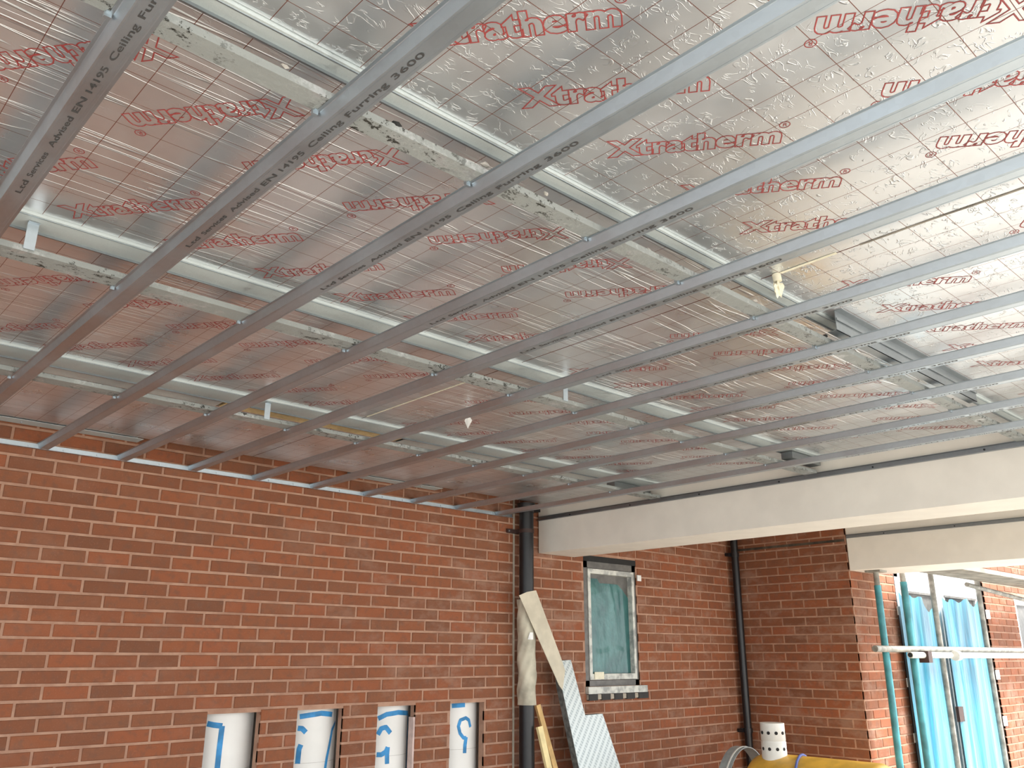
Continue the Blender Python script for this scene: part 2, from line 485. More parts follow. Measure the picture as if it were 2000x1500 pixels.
# floor and outside ground, roof deck
tag(MB().box((-30, -30, ZF-0.1), (40, 30, ZF)).build('floor', 'concrete_ground'), kind='structure')
tag(MB().box((-4.6, -0.9, 1.235), (8.15, WY+1.0, 1.45)).build('ceiling', 'deck_concrete'), kind='structure')
# room behind the slots
mb = MB(); mb.box((-6.0, WY+0.95, ZF), (7.75, WY+1.05, 1.235))
tag(mb.build('wall_inner', 'inner_render'), kind='structure')

# ------------------------------------------------------------------ boxed beams
def boxed_beam(x0, x1, ya, yb, zb, label, rough_end=True):
    e = empty('boxed_beam', ((x0+x1)/2, (ya+yb)/2, zb)); tag(e, label, 'beam')
    MB().box((x0, ya, zb+0.0125), (x0+0.0125, yb, 1.235)).build('side_board', 'plasterboard', e)
    MB().box((x1-0.0125, ya, zb+0.0125), (x1, yb, 1.235)).build('side_board', 'plasterboard', e)
    MB().box((x0, ya, zb), (x1, yb, zb+0.0125)).build('soffit_board', 'plasterboard', e)
    m = MB(); m.box((x0, ya-0.0125, zb), (x1, ya, 1.235)); m.build('end_board', 'plasterboard', e)
    # edge channel for the coming ceiling
    m = MB(); m.prism([(x0-0.0005, 1.018), (x0-0.024, 1.018), (x0-0.024, 1.020), (x0-0.003, 1.020), (x0-0.003, 1.047), (x0-0.024, 1.047), (x0-0.024, 1.049), (x0-0.0005, 1.049)], 'y', ya, yb)
    m.build('edge_channel', 'galvanised_dark', e)
    for i in range(7):
        y = yb-0.35-i*0.6
        m = MB(); m.tube([(x0-0.0035, y, 1.033), (x0-0.007, y, 1.033)], 0.005, 8); m.build('screw', 'black_plastic', e)
    return e
boxed_beam(4.772, 5.180, -0.85, WY-0.012, 0.765, 'long white plasterboard boxed beam running from the black soil pipe to the right edge')
boxed_beam(XC+0.001, 8.12, -0.85, YD-0.004, 0.732, 'second white plasterboard boxed beam further back, above the scaffold poles')

# ------------------------------------------------------------------ foil insulation boards with the printed name
def text_mesh(body, size, bold=0.0, outline=None):
    cu = bpy.data.curves.new('txt', 'FONT'); cu.body = body; cu.size = size
    cu.resolution_u = 3; cu.offset = bold
    if outline:
        cu.fill_mode = 'NONE'; cu.bevel_depth = outline; cu.bevel_resolution = 0
    to = bpy.data.objects.new('txt', cu); C.objects.link(to)
    bpy.context.view_layer.update()
    me = bpy.data.meshes.new_from_object(to.evaluated_get(bpy.context.evaluated_depsgraph_get()))
    bpy.data.objects.remove(to); bpy.data.curves.remove(cu)
    co = np.empty(len(me.vertices)*3); me.vertices.foreach_get('co', co)
    return me, co.reshape(-1, 3)
word, co = text_mesh('Xtratherm', 0.085, 0.0042, 0.0014)
x0_, x1_ = co[:, 0].min(), co[:, 0].max(); capz = co[:, 1].max()
sx_ = 0.405/(x1_-x0_); sy_ = 0.066/capz
ring, rco = text_mesh('R', 0.020, 0.0, None)
# joined: outlined word plus a small registered mark
wv = [((v[0]-x0_)*sx_, v[1]*sy_, v[2]*0.25) for v in co]
wf = [tuple(p.vertices) for p in word.polygons]
b0 = len(wv); rc = (0.404, 0.068)
wv += [(rc[0]-0.005+v[0]*0.9, rc[1]-0.006+v[1]*0.9, 0.0) for v in rco]
wf += [tuple(b0+i for i in p.vertices) for p in ring.polygons]
b0 = len(wv); N = 20
for rr in (0.0105, 0.0125):
    wv += [(rc[0]+rr*math.cos(2*PI*i/N), rc[1]+rr*math.sin(2*PI*i/N), 0.0) for i in range(N)]
wf += [(b0+i, b0+(i+1) % N, b0+N+(i+1) % N, b0+N+i) for i in range(N)]
name_me = bpy.data.meshes.new('printed_name'); name_me.from_pydata(wv, [], wf); name_me.materials.append(MATS['red_print'])
bpy.data.meshes.remove(word); bpy.data.meshes.remove(ring)

TA = math.radians(-52.0)
def print_matrix(px, py, ang, flip):
    """px,py = start of the word; text is read from below"""
    a = ang+(PI if flip else 0)
    t = Vector((math.cos(a), math.sin(a), 0)); n = Vector((0, 0, -1)); u = n.cross(t)
    return Matrix(((t.x, u.x, n.x, px), (t.y, u.y, n.y, py), (t.z, u.z, n.z, 0), (0, 0, 0, 1)))
ZB = 1.140
ROWS = [(-0.88, 0.125, 'row overhead of the viewer', 1), (0.130, 1.276, 'row before the nearest purlin', 2),
        (1.328, 2.383, 'row between nearest and middle purlins', 3), (2.492, 3.573, 'row between middle and rear purlins', 4), (3.86, 4.762, 'row along the brick wall', 5)]
COLS = [(-4.4, -0.152, 'leftmost'), (-0.148, 2.248, 'left of the seam'), (2.252, 4.745, 'right of the seam')]
def insulation_board(x0, x1, y0, y1, rl, cl, row):
    m = MB(); m.box((x0, y0, ZB), (x1, y1, ZB+0.08))
    b = m.build('insulation_board', 'printed_foil', origin=(x0, 0.10*math.floor(y0/0.10)+0.01, ZB))
    tag(b, 'foil-faced insulation board, %s, %s' % (rl, cl), 'insulation board', 'foil insulation boards of the ceiling')
    ox, oy, oz = b.location
    base = 0.13+1.2*(row-2)
    i0 = math.floor((x0-1.083)/0.2835)-1
    for i in range(i0, i0+14):
        # upright row and upside-down row
        for (sx, sy, fl) in ((1.083+0.2835*i, base+1.02, False), (1.553+0.2835*i, base+0.125, True)):
            d = Vector((math.cos(TA), math.sin(TA)))
            ex, ey = (sx+0.43*d.x, sy+0.43*d.y) if not fl else (sx-0.43*d.x, sy-0.43*d.y)
            if min(sx, ex) < x0+0.0 or max(sx, ex) > x1-0.02: continue
            if min(sy, ey) < y0+0.02 or max(sy, ey) > y1-0.02: continue
            if depth_in_view((sx+ex)/2, (sy+ey)/2, ZB) is None and depth_in_view(sx, sy, ZB) is None and depth_in_view(ex, ey, ZB) is None: continue
            w_ = link('printed_name', name_me, None, b)
            w_.matrix_local = Matrix.Translation((-ox, -oy, 0)) @ Matrix.Translation((0, 0, -0.0006)) @ print_matrix(sx, sy, TA, fl)
    return b
for (ya, yb, rl, ri) in ROWS:
    for ci, (xa, xb, cl) in enumerate(COLS):
        insulation_board(xa, xb, ya, yb, rl, cl, ri)

# ------------------------------------------------------------------ rails across the ceiling
def rail_group(n, y0, y1, label, wide):
    """galvanised purlin: flange, lips and a groove, at foil level"""
    e = empty('purlin', (2.0, (y0+y1)/2, 1.13)); tag(e, label, 'purlin', 'galvanised purlins between the boards')
    xa, xb = -4.4, 4.75
    m = MB()
    m.prism([(y0, 1.131), (y1, 1.131), (y1, 1.133), (y0+0.002, 1.133), (y0+0.002, 1.150), (y0, 1.150)], 'x', xa, xb)
    m.build('flange', 'galvanised_dull', e)
    m = MB(); m.prism([(y1-0.002, 1.131), (y1, 1.131), (y1, 1.225), (y1-0.002, 1.225)], 'x', xa, xb); m.build('web', 'galvanised_dull', e)
    m = MB(); m.prism([(y0+0.006, 1.1295), (y0+0.009, 1.1295), (y0+0.009, 1.131), (y0+0.006, 1.131)], 'x', xa, xb); m.build('lip', 'galvanised_steel', e)
    m = MB(); m.prism([(y1-0.004, 1.124), (y1+0.001, 1.124), (y1+0.001, 1.131), (y1-0.004, 1.131)], 'x', xa, xb); m.build('lip', 'galvanised_dark', e)
    if wide:
        for ca, cb in ((xa, 1.60), (2.66, xb)):
            m = MB(); m.prism([(y1+0.012, 1.134), (y1+wide, 1.134), (y1+wide, 1.136), (y1+0.012, 1.136)], 'x', ca, cb); m.build('cover_strip', 'galvanised_dull', e)
    return e
rail_group(1, 1.278, 1.326, 'bright galvanised purlin at foil level nearest the viewer', 0.0)
rail_group(2, 2.385, 2.490, 'galvanised purlin at foil level in the middle of the ceiling', 0.0)
rail_group(3, 3.575, 3.725, 'wide galvanised purlin at foil level nearest the brick wall', 0.125)

def primary(y0, y1, label):
    e = empty('primary_channel', (2.0, (y0+y1)/2, 1.043)); tag(e, label, 'channel', 'cement-splashed primary channels')
    xa, xb = -4.4, 4.74
    m = MB()
    m.prism([(y0, 1.0425), (y1, 1.0425), (y1, 1.082), (y1-0.012, 1.082), (y1-0.012, 1.080), (y1-0.002, 1.080), (y1-0.002, 1.0445), (y0+0.002, 1.0445), (y0+0.002, 1.060), (y0, 1.060)], 'x', xa, xb)
    m.build('channel', 'galvanised_splashed', e)
    # lumps of dried mortar sitting in the tray
    rnd = random.Random(int(y0*1000))
    if y0 < 2:
        for i in range(26):
            x = rnd.uniform(0.3, 4.2); r_ = rnd.uniform(0.006, 0.016); y = rnd.uniform(y0-0.004, y0+0.02)
            bm = bmesh.new(); bmesh.ops.create_icosphere(bm, subdivisions=1, radius=r_*0.6)
            for v in bm.verts: v.co = Vector((v.co.x*rnd.uniform(0.8, 2.2), v.co.y*rnd.uniform(0.7, 1.2), v.co.z*rnd.uniform(0.6, 1.1)))
            me = bpy.data.meshes.new('mortar_lump'); bm.to_mesh(me); bm.free()
            me.materials.append(MATS['dark_gap' if rnd.random() < 0.45 else 'deck_concrete'])
            o = link('mortar_lump', me, None, e); o.location = (x-2.0, y-(y0+y1)/2, 0.018+rnd.uniform(0, 0.01))
    return e
primary(1.290, 1.342, 'cement-splashed steel channel under the nearest purlin, above the furring channels')
primary(2.437, 2.516, 'dusty steel channel under the middle purlin, above the furring channels')
primary(3.610, 3.690, 'pale steel channel under the purlin nearest the brick wall')

def hanger(x, y, label, z0=1.08, z1=1.135):
    m = MB(); m.box((x-0.014, y-0.0012, z0-0.03), (x+0.014, y+0.0012, z1-0.006)); m.box((x-0.014, y-0.012, z1-0.008), (x+0.014, y+0.0012, z1-0.006))
    tag(m.build('hanger_strap', 'galvanised_steel'), label, 'strap', 'short hanger straps')
hanger(0.445, 2.434, 'short steel hanger strap at the left end of the middle rails')
hanger(1.755, 3.607, 'short steel hanger strap beside the yellow foam filler')
hanger(2.560, 2.434, 'short steel hanger strap on the middle rails, right of the board seam')

# deeper channel piece let in at the right of the nearest purlin
e = empty('steel_channel_piece', (3.3, 1.25, 1.07)); tag(e, 'deep dark steel channel piece beside the nearest purlin at right', 'channel')
m = MB(); m.prism([(1.238, 1.066), (1.2405, 1.066), (1.2405, 1.140), (1.238, 1.140)], 'x', 2.66, 3.93); m.build('web', 'galvanised_dark', e)
m = MB(); m.prism([(1.238, 1.066), (1.272, 1.066), (1.272, 1.068), (1.238, 1.068)], 'x', 2.66, 3.93); m.build('flange', 'galvanised_dark', e)
m = MB(); m.prism([(1.233, 1.102), (1.238, 1.105), (1.238, 1.112), (1.233, 1.112)], 'x', 2.66, 3.93); m.build('rib', 'galvanised_dark', e)
m = MB(); m.prism([(1.215, 1.1375), (1.240, 1.1375), (1.240, 1.1395), (1.215, 1.1395)], 'x', 2.66, 3.93); m.build('flange', 'galvanised_dark', e)

# deeper end pieces of the rails against the beam
for (xa, y, lb) in ((4.42, 2.41, 'dark steel end piece of the middle rails against the white beam'), (4.36, 3.70, 'dark steel end piece of the rear rails against the white beam')):
    m = MB(); m.box((xa, y, 1.085), (4.745, y+0.07, 1.122)); tag(m.build('rail_end_piece', 'galvanised_dark'), lb, 'bracket')

# yellow foam showing in the gap of the rear rails
m = MB(); m.box((1.62, 3.732, 1.136), (2.64, 3.845, 1.20)); m.box((1.64, 3.745, 1.130), (2.3, 3.80, 1.136))
tag(m.build('foam_filler', 'yellow_foam'), 'yellow foam strip in the gap of the rear purlin', 'foam strip')

# steel edge angles above the brick wall
for xa, xb, lb in ((-4.4, 1.60, 'broad galvanised edge angle above the brick wall at left'), (2.98, 3.72, 'shorter galvanised edge angle above the brick wall near the soil pipe')):
    e = empty('edge_angle', ((xa+xb)/2, WY-0.05, 1.13)); tag(e, lb, 'angle', 'edge angles above the brick wall')
    MB().box((xa, WY-0.105, 1.1345), (xb, WY-0.006, 1.1365)).build('flange', 'galvanised_dull', e)
    MB().box((xa, WY-0.009, 1.1365), (xb, WY-0.006, 1.22)).build('upstand', 'galvanised_steel', e)
    for i in range(int((xb-xa)/0.45)):
        MB().tube([(xb-0.15-i*0.45, WY-0.05, 1.1345), (xb-0.15-i*0.45, WY-0.05, 1.130)], 0.006, 8).build('screw', 'galvanised_steel', e)

# wall angle carrying the furring ends
e = empty('wall_angle', (1.0, WY-0.01, 1.018)); tag(e, 'thin galvanised wall angle screwed along the top of the brick wall', 'angle')
m = MB(); m.prism([(WY-0.030, 1.0145), (WY-0.006, 1.0145), (WY-0.006, 1.043), (WY-0.0075, 1.043), (WY-0.0075, 1.016), (WY-0.030, 1.016)], 'x', -4.4, 4.49); m.build('angle', 'galvanised_steel', e)
for i in range(22):
    x = 0.72+i*0.17
    if x < 4.4: MB().tube([(x, WY-0.0075, 1.030), (x, WY-0.012, 1.030)], 0.005, 8).build('screw', 'galvanised_steel', e)

# ------------------------------------------------------------------ furring channels
def furring_mesh():
    t = 0.0012
    half = [(0.0190, 0.0), (0.0215, 0.0012), (0.0290, 0.0240), (0.0300, 0.0255), (0.0365, 0.0255)]
    outer = [(-x, z) for x, z in reversed(half)]+half
    inner = [(x+(t if x < -0.03 and False else 0), z+t) for x, z in outer]
    prof = outer+list(reversed(inner))
    m = MB(); m.prism(prof, 'y', -0.86, WY-0.012)
    # two shallow grooves rolled along the face
    for gx in (-0.0150, 0.0150):
        m.box((gx-0.0012, -0.86, -0.0005), (gx+0.0012, WY-0.012, 0.0002))
    return m.mesh('furring', 'galvanised_steel')
FM = furring_mesh()
words = [('3600', 1.122, 1.027), ('Furring', 1.280, 1.141), ('Ceiling', 1.425, 1.300), ('14195', 1.550, 1.450), ('EN', 1.634, 1.572), ('Advised', 1.796, 1.655), ('Services', 1.955, 1.825), ('Ltd', 2.050, 1.978)]
STAMPS = []
for wd, ya, yb in words:
    me, co = text_mesh(wd, 0.017, 0.0002, None)
    xa, xb = co[:, 0].min(), co[:, 0].max(); s_ = (ya-yb)/(xb-xa)
    sm = bpy.data.meshes.new('stamped_word')
    sm.from_pydata([(-(v[1]-0.006)-0.001, ya-(v[0]-xa)*s_, -0.0007) for v in co], [], [tuple(p.vertices) for p in me.polygons])
    sm.materials.append(MATS['stamp_ink']); STAMPS.append(sm)
    bpy.data.meshes.remove(me)
cl = MB(); cl.box((-0.042, 1.333, 0.0258), (-0.034, 1.350, 0.040)); cl.box((-0.044, 1.338, 0.018), (-0.032, 1.346, 0.027))
CLM = cl.mesh('clip', 'galvanised_steel')
ORD = ['leftmost', 'second', 'third', 'fourth', 'fifth', 'sixth', 'seventh', 'eighth', 'ninth', 'tenth', 'eleventh']
for k in range(11):
    x = 0.3315+0.4*k
    o = link('furring_channel', FM)
    o.location = (x, 0, 1.015+H0)
    lab = 'galvanised furring channel, leftmost of the row under the foil ceiling' if k == 0 else ('galvanised furring channel, last of the row, beside the white beam' if k == 10 else 'galvanised furring channel, %s from the left under the foil ceiling' % ORD[k])
    tag(o, lab, 'channel', 'furring channels under the ceiling')
    for sm in STAMPS: link('stamped_word', sm, None, o)
    for dy in (0.0, 1.176, 2.350):
        c = link('clip', CLM, None, o); c.location = (0, dy, 0)

# torn foil tape and hanging scraps
e = empty('hanging_foam_scrap', (2.255, 1.22, 1.09)); tag(e, 'cream foam scrap hanging from the ceiling board seam', 'scrap')
bm = bmesh.new(); bmesh.ops.create_icosphere(bm, subdivisions=3, radius=0.020)
rr = random.Random(3)
for v in bm.verts:
    s_ = 1+0.45*math.sin(v.co.x*260+v.co.z*150)*math.cos(v.co.y*210)+rr.uniform(-0.16, 0.16)
    v.co = Vector((v.co.x*0.95*s_+v.co.z*0.25, v.co.y*0.45*s_, v.co.z*1.25*s_))
me = bpy.data.meshes.new('lump'); bm.to_mesh(me); bm.free(); me.materials.append(MATS['cream_foam'])
lo = link('lump', me, None, e); lo.location = (0, 0, 0.0)
MB().tube([(2.255, 1.22, 1.115), (2.253, 1.222, 1.1395)], 0.014, 8).build('stalk', 'cream_foam', e)
def ribbon(name, pts, wd, mat, label, cat, grp=None):
    m = MB()
    for (p, q) in zip(pts[:-1], pts[1:]): m.beam(p, q, wd, 0.0012)
    return tag(m.build(name, mat), label, cat, grp)
ribbon('foam_bead', [(2.252, 1.205, 1.138), (2.250, 1.12, 1.138), (2.249, 1.02, 1.1385)], 0.012, 'cream_foam', 'cream foam bead along the seam beside the hanging scrap', 'foam bead')
ribbon('seam_tape', [(2.250, 0.95, 1.1388), (2.247, 0.75, 1.1388), (2.251, 0.55, 1.1388), (2.250, 0.28, 1.1388)], 0.007, 'weathered_board', 'torn brown seam edge between two foil boards at right', 'seam')
ribbon('seam_tape', [(2.250, 2.70, 1.1388), (2.249, 3.1, 1.1388), (2.251, 3.52, 1.1388)], 0.008, 'cream_foam', 'pale seam line between two foil boards by the rear purlin', 'seam')
m = MB(); m.add([(2.560, 3.10, 1.13), (2.590, 3.10, 1.10), (2.575, 3.115, 1.06), (2.555, 3.09, 1.05), (2.545, 3.105, 1.09)], [(0, 1, 4), (1, 2, 4), (2, 3, 4), (0, 4, 3), (0, 3, 1), (1, 3, 2)])
tag(m.build('foil_scrap', 'white_tape'), 'small bright foil scrap hanging from the ceiling', 'scrap')

# ------------------------------------------------------------------ slots: white columns with blue spray paint
CX = [2.368, 2.938, 3.51, 4.127]; CY, CR = 5.165, 0.22
STROKES = [
 [[(-125.3, -0.382), (-115.8, -0.39), (-103.7, -0.396)], [(-103.7, -0.396), (-104.1, -0.442), (-104.6, -0.523), (-104.8, -0.615), (-104.1, -0.702)]],
 [[(-121.5, -0.369), (-105.9, -0.361), (-86.1, -0.353), (-59.9, -0.365)], [(-43.0, -0.412), (-56.5, -0.454), (-61.6, -0.528), (-67.7, -0.614), (-70.0, -0.67), (-71.1, -0.764)], [(-123.1, -0.435), (-116.5, -0.437), (-110.1, -0.46)], [(-116.5, -0.528), (-118.9, -0.554), (-119.3, -0.593), (-119.6, -0.635)]],
 [[(-120.3, -0.405), (-106.0, -0.38), (-83.0, -0.371), (-47.0, -0.384)], [(-47.0, -0.386), (-47.0, -0.474), (-47.0, -0.619), (-47.0, -0.728), (-47.0, -0.832)], [(-119.6, -0.503), (-114.2, -0.466), (-106.3, -0.458), (-97.3, -0.496)], [(-120.0, -0.623), (-112.2, -0.624), (-104.3, -0.607), (-101.2, -0.58)], [(-101.2, -0.58), (-102.0, -0.626), (-101.3, -0.681)]],
 [[(-79.1, -0.493), (-83.7, -0.446), (-91.5, -0.43), (-103.1, -0.443), (-106.7, -0.483), (-103.3, -0.529), (-95.9, -0.56), (-89.7, -0.561)], [(-89.7, -0.556), (-92.1, -0.61), (-92.6, -0.66)], [(-120.0, -0.348), (-109.8, -0.346), (-93.8, -0.343)]]]
CLAB = ['white round column behind the leftmost wall slot, sprayed with a blue corner line', 'white round column behind the second wall slot, sprayed with blue strokes', 'white round column behind the third wall slot, sprayed with blue curved strokes', 'white round column behind the slot nearest the soil pipe, with a blue hook mark']
def stroke(m, cx, pts, wd):
    dense = []
    for (a, z), (b, y) in zip(pts[:-1], pts[1:]):
        for i in range(6): t = i/6; dense.append((a+(b-a)*t, z+(y-z)*t))
    dense.append(pts[-1])
    P = [Vector((math.radians(a)*CR, z)) for a, z in dense]
    L = []; R_ = []
    for i, p in enumerate(P):
        d = (P[min(i+1, len(P)-1)]-P[max(i-1, 0)]).normalized(); n = Vector((-d.y, d.x))*wd/2
        L.append(p+n); R_.append(p-n)
    f = lambda q: (cx+(CR+0.0012)*math.cos(q.x/CR), CY+(CR+0.0012)*math.sin(q.x/CR), q.y)
    n = len(P)
    m.add([f(q) for q in L]+[f(q) for q in R_], [(i, i+1, n+i+1, n+i) for i in range(n-1)])
for i, cx in enumerate(CX):
    e = empty('round_column', (cx, CY, ZF)); tag(e, CLAB[i], 'column', 'white columns behind the wall slots')
    MB().tube([(cx, CY, ZF), (cx, CY, 0.6)], CR, 64).build('shaft', 'white_paint', e)
    MB().tube([(cx, CY, -0.634), (cx, CY, -0.6325)], CR+0.0008, 48, cap=False).build('joint_line', 'deck_concrete', e)
    for s_ in STROKES[i]:
        m = MB(); stroke(m, cx, s_, 0.030 if len(s_) < 6 else 0.024); m.build('spray_mark', 'blue_spray', e, recalc=False)
# rendered reveal lining beside the third slot
m = MB(); m.box((3.612, WY+0.006, -1.30), (3.626, WY+0.058, -0.40)); tag(m.build('reveal_lining', 'pink_render'), 'pale pink render lining on the jamb of the third wall slot', 'lining')

# ------------------------------------------------------------------ soil pipe with wrapping
PX, PY, PR = 4.562, 4.780, 0.0555
e = empty('soil_pipe', (PX, PY, ZF)); tag(e, 'thick black plastic soil pipe in front of the brick wall', 'pipe')
MB().tube([(PX, PY, ZF), (PX, PY, 1.125)], PR, 32).build('pipe', 'black_plastic', e)
MB().tube([(PX, PY, 1.055), (PX, PY, 1.06), (PX, PY, 1.125)], [PR+0.004, PR+0.014, PR+0.014], 32).build('socket', 'black_plastic', e)
m = MB(); m.box((PX-0.135, WY-0.022, 0.895), (PX-0.03, WY-0.006, 0.925)); m.box((PX-0.05, PY, 0.895), (PX-0.02, WY-0.006, 0.925)); br = m.build('bracket', 'brown_iron_and_shade', e)
MB().tube([(PX-0.120, WY-0.022, 0.910), (PX-0.120, WY-0.027, 0.910)], 0.006, 8).build('screw', 'galvanised_steel', br)
m = MB(); m.tube([(PX, PY, 0.895), (PX, PY, 0.925)], PR+0.003, 32); m.build('pipe_clip', 'brown_iron_and_shade', br)
MB().box((PX+0.03, PY-0.07, 1.06), (PX+0.085, PY-0.02, 1.085)).build('cut_flap', 'black_plastic', e)

e = empty('paper_sleeve', (PX, PY, -0.37)); tag(e, 'crumpled beige protective sleeve wrapped around the soil pipe', 'wrapping')
rr = random.Random(11); rings = []; n = 40; nz = 40
m = MB(); vs = []
for j in range(nz+1):
    z = -0.352+(0.352+0.395)*j/nz
    for i in range(n):
        a = 2*PI*i/n
        r_ = PR+0.012+0.003*math.sin(3*a+z*17)+0.0025*math.sin(7*a-z*41)+0.003*math.sin(z*29+a)
        if 0.18 < z < 0.33: r_ += 0.010*max(0, math.cos(a-PI*1.05))*math.sin((z-0.18)/0.15*PI)
        vs.append((PX+r_*math.cos(a), PY+r_*math.sin(a), z))
m.add(vs, [(j*n+i, j*n+(i+1) % n, (j+1)*n+(i+1) % n, (j+1)*n+i) for j in range(nz) for i in range(n)], True)
so = m.build('sleeve', 'protective_paper', e)
m = MB(); a0, a1 = math.radians(-128), math.radians(-95); vs = []
for z in (0.105, 0.155):
    for i in range(7):
        a = a0+(a1-a0)*i/6 if z < 0.12 else a0+(a1-a0)*(0.35+0.65*i/6); vs.append((PX+(PR+0.0225)*math.cos(a), PY+(PR+0.0225)*math.sin(a), z))
m.add(vs, [(i, i+1, 8+i, 7+i) for i in range(6)]); m.build('tape_patch', 'white_tape', e)

# card strip, silver board and battens leaning beside the pipe
def leaning(name, mat, outline, th, label, cat, edge_mat=None, ytop=0, slope=0, zref=0):
    """outline in (x,z) on a plane leaning to the wall: y = ytop - (zref - z)*slope"""
    e = empty(name, (outline[0][0], ytop, min(p[1] for p in outline))); tag(e, label, cat)
    Y = lambda z: ytop-(zref-z)*slope
    n = len(outline)
    A = [(x, Y(z), z) for x, z in outline]; B = [(x, Y(z)+th, z) for x, z in outline]
    m = MB(); m.add(A, [tuple(range(n))])
    off = [(x, y+0.0015, z) for x, y, z in A]
    m.add(off, [tuple(range(n))]); m.build('face', mat, e)
    m = MB(); m.add(off+B, [(i, (i+1) % n, n+(i+1) % n, n+i) for i in range(n)]+[tuple(range(n, 2*n))]); m.build('core', edge_mat or mat, e)
    return e
leaning('card_strip', 'card_strip', [(4.413, 0.416), (4.499, 0.446), (4.591, 0.462), (4.823, -0.025), (4.859, -0.116), (4.82, -0.253), (4.785, -0.217)], 0.004, 'long beige card strip leaning across the wrapped pipe', 'strip', None, 4.705, 0.06, 0.45)
leaning('silver_board', 'silver_printed_face', [(4.863, -0.047), (5.001, -0.040), (5.064, -0.438), (5.263, -0.435), (5.363, -0.82), (5.56, -1.598), (5.02, -1.598), (4.911, -0.786), (4.858, -0.244)], 0.06, 'stepped silver insulation offcut with grey print leaning on the wall', 'insulation board', 'board_edge', 4.745, 0.20, -0.04)
m = MB(); m.beam((4.715, 4.825, -0.36), (4.99, 4.60, -1.598), 0.045, 0.022, (0, -1, 0.2)); tag(m.build('timber_batten', 'tan_pine'), 'tan timber batten leaning behind the pale one beside the pipe', 'batten', 'timber battens beside the pipe')
m = MB(); m.beam((4.605, 4.695, -0.497), (4.735, 4.46, -1.598), 0.050, 0.022, (0, -1, 0.2)); tag(m.build('timber_batten', 'pale_pine'), 'short pale yellow timber batten right beside the black pipe', 'batten', 'timber battens beside the pipe')

# ------------------------------------------------------------------ rain pipe in the corner
QX, QY = 7.455, 4.795
e = empty('rainwater_pipe', (QX, QY, ZF)); tag(e, 'slim black rainwater pipe in the corner of the brick walls', 'pipe')
MB().tube([(QX, QY, ZF), (QX, QY, 1.2)], 0.036, 24).build('pipe', 'black_plastic', e)
for z in (0.955, -0.675):
    m = MB(); m.tube([(QX, QY, z-0.02), (QX, QY, z+0.02)], 0.043, 24); m.box((QX-0.07, QY+0.02, z-0.015), (QX+0.02, WY-0.006, z+0.015)); m.build('bracket', 'black_plastic', e)

# ------------------------------------------------------------------ window in the rear wall
e = empty('window_1', (5.645, WY, -0.25)); tag(e, kind='structure')
xa, xb, za, zb = 5.305, 5.985, -0.245, 0.795
fy0, fy1 = WY+0.012, WY+0.075
m = MB(); m.box((xa, fy0, za), (xa+0.055, fy1, zb-0.045)); m.box((xb-0.045, fy0, za), (xb, fy1, zb-0.045)); m.box((xa, fy0, za), (xb, fy1, za+0.045)); m.box((xa, fy0, zb-0.10), (xb, fy1, zb-0.045)); m.build('window_frame', 'grey_frame', e)
sx0, sx1, sz0, sz1 = xa+0.055, xb-0.030, za+0.050, zb-0.105
m = MB(); sy0, sy1 = WY+0.004, WY+0.06
m.box((sx0, sy0, sz0), (sx0+0.032, sy1, sz1)); m.box((sx1-0.030, sy0, sz0), (sx1, sy1, sz1)); m.box((sx0+0.032, sy0, sz0), (sx1-0.030, sy1, sz0+0.045)); m.box((sx0+0.032, sy0, sz1-0.040), (sx1-0.030, sy1, sz1)); m.build('sash', 'taped_frame', e)
MB().box((sx0+0.03, WY+0.055, sz0+0.04), (sx1-0.03, WY+0.061, sz1-0.035)).build('pane', 'grey_frame', e)
# blue-green protective film with folds, torn at the top right
m = MB(); nx, nz = 40, 60; vs = []
gx0, gx1, gz0, gz1 = sx0+0.033, sx1-0.018, sz0+0.046, sz1-0.030
for j in range(nz+1):
    for i in range(nx+1):
        u, v = i/nx, j/nz
        top = gz1-0.045-(0.12*max(0, (u-0.72)/0.28)**1.2)-0.035*max(0, min(1, (u-0.25)/0.05))
        z = gz0+(top-gz0)*v; x = gx0+(gx1-gx0)*u
        d = 0.002*math.sin(u*9+v*2.5)+0.006*math.exp(-((u-0.52-0.30*(1-v))/0.035)**2)*max(0, v-0.35)+0.004*math.exp(-((u-0.90+0.06*v)/0.03)**2)+0.003*math.exp(-((u-0.36)/0.02)**2)*max(0, 0.5-abs(v-0.4))
        vs.append((x, WY+0.050-d, z))
m.add(vs, [(j*(nx+1)+i, j*(nx+1)+i+1, (j+1)*(nx+1)+i+1, (j+1)*(nx+1)+i) for j in range(nz) for i in range(nx)], True)
m.build('protective_film', 'teal_film', e)
m = MB(); m.box((xa-0.005, WY-0.03, za-0.055), (xb+0.06, WY+0.06, za-0.002)); m.build('window_sill', 'taped_frame', e)
for i in range(5):
    x = xa+0.005+i*0.155
    MB().box((x, WY-0.025, za-0.105), (x+0.105 if i < 4 else xb+0.075, WY+0.02, za-0.056)).build('sill_tile', 'clay_tile', e)
MB().box((xa, WY-0.018, za-0.098), (xb+0.06, WY+0.02, za-0.060)).build('sill_bedding', 'mastic', e)
MB().box((xa, WY+0.001, zb-0.046), (xb, WY+0.10, zb)).build('head_gap', 'dark_gap', e)
MB().box((xb+0.004, WY-0.014, zb-0.175), (xb+0.055, WY-0.004, zb-0.125)).build('tape_tab', 'white_tape', e)
MB().box((sx0+0.05, sy0-0.008, sz0+0.005), (sx0+0.16, sy0, sz0+0.06)).build('foam_blob', 'cream_foam', e)

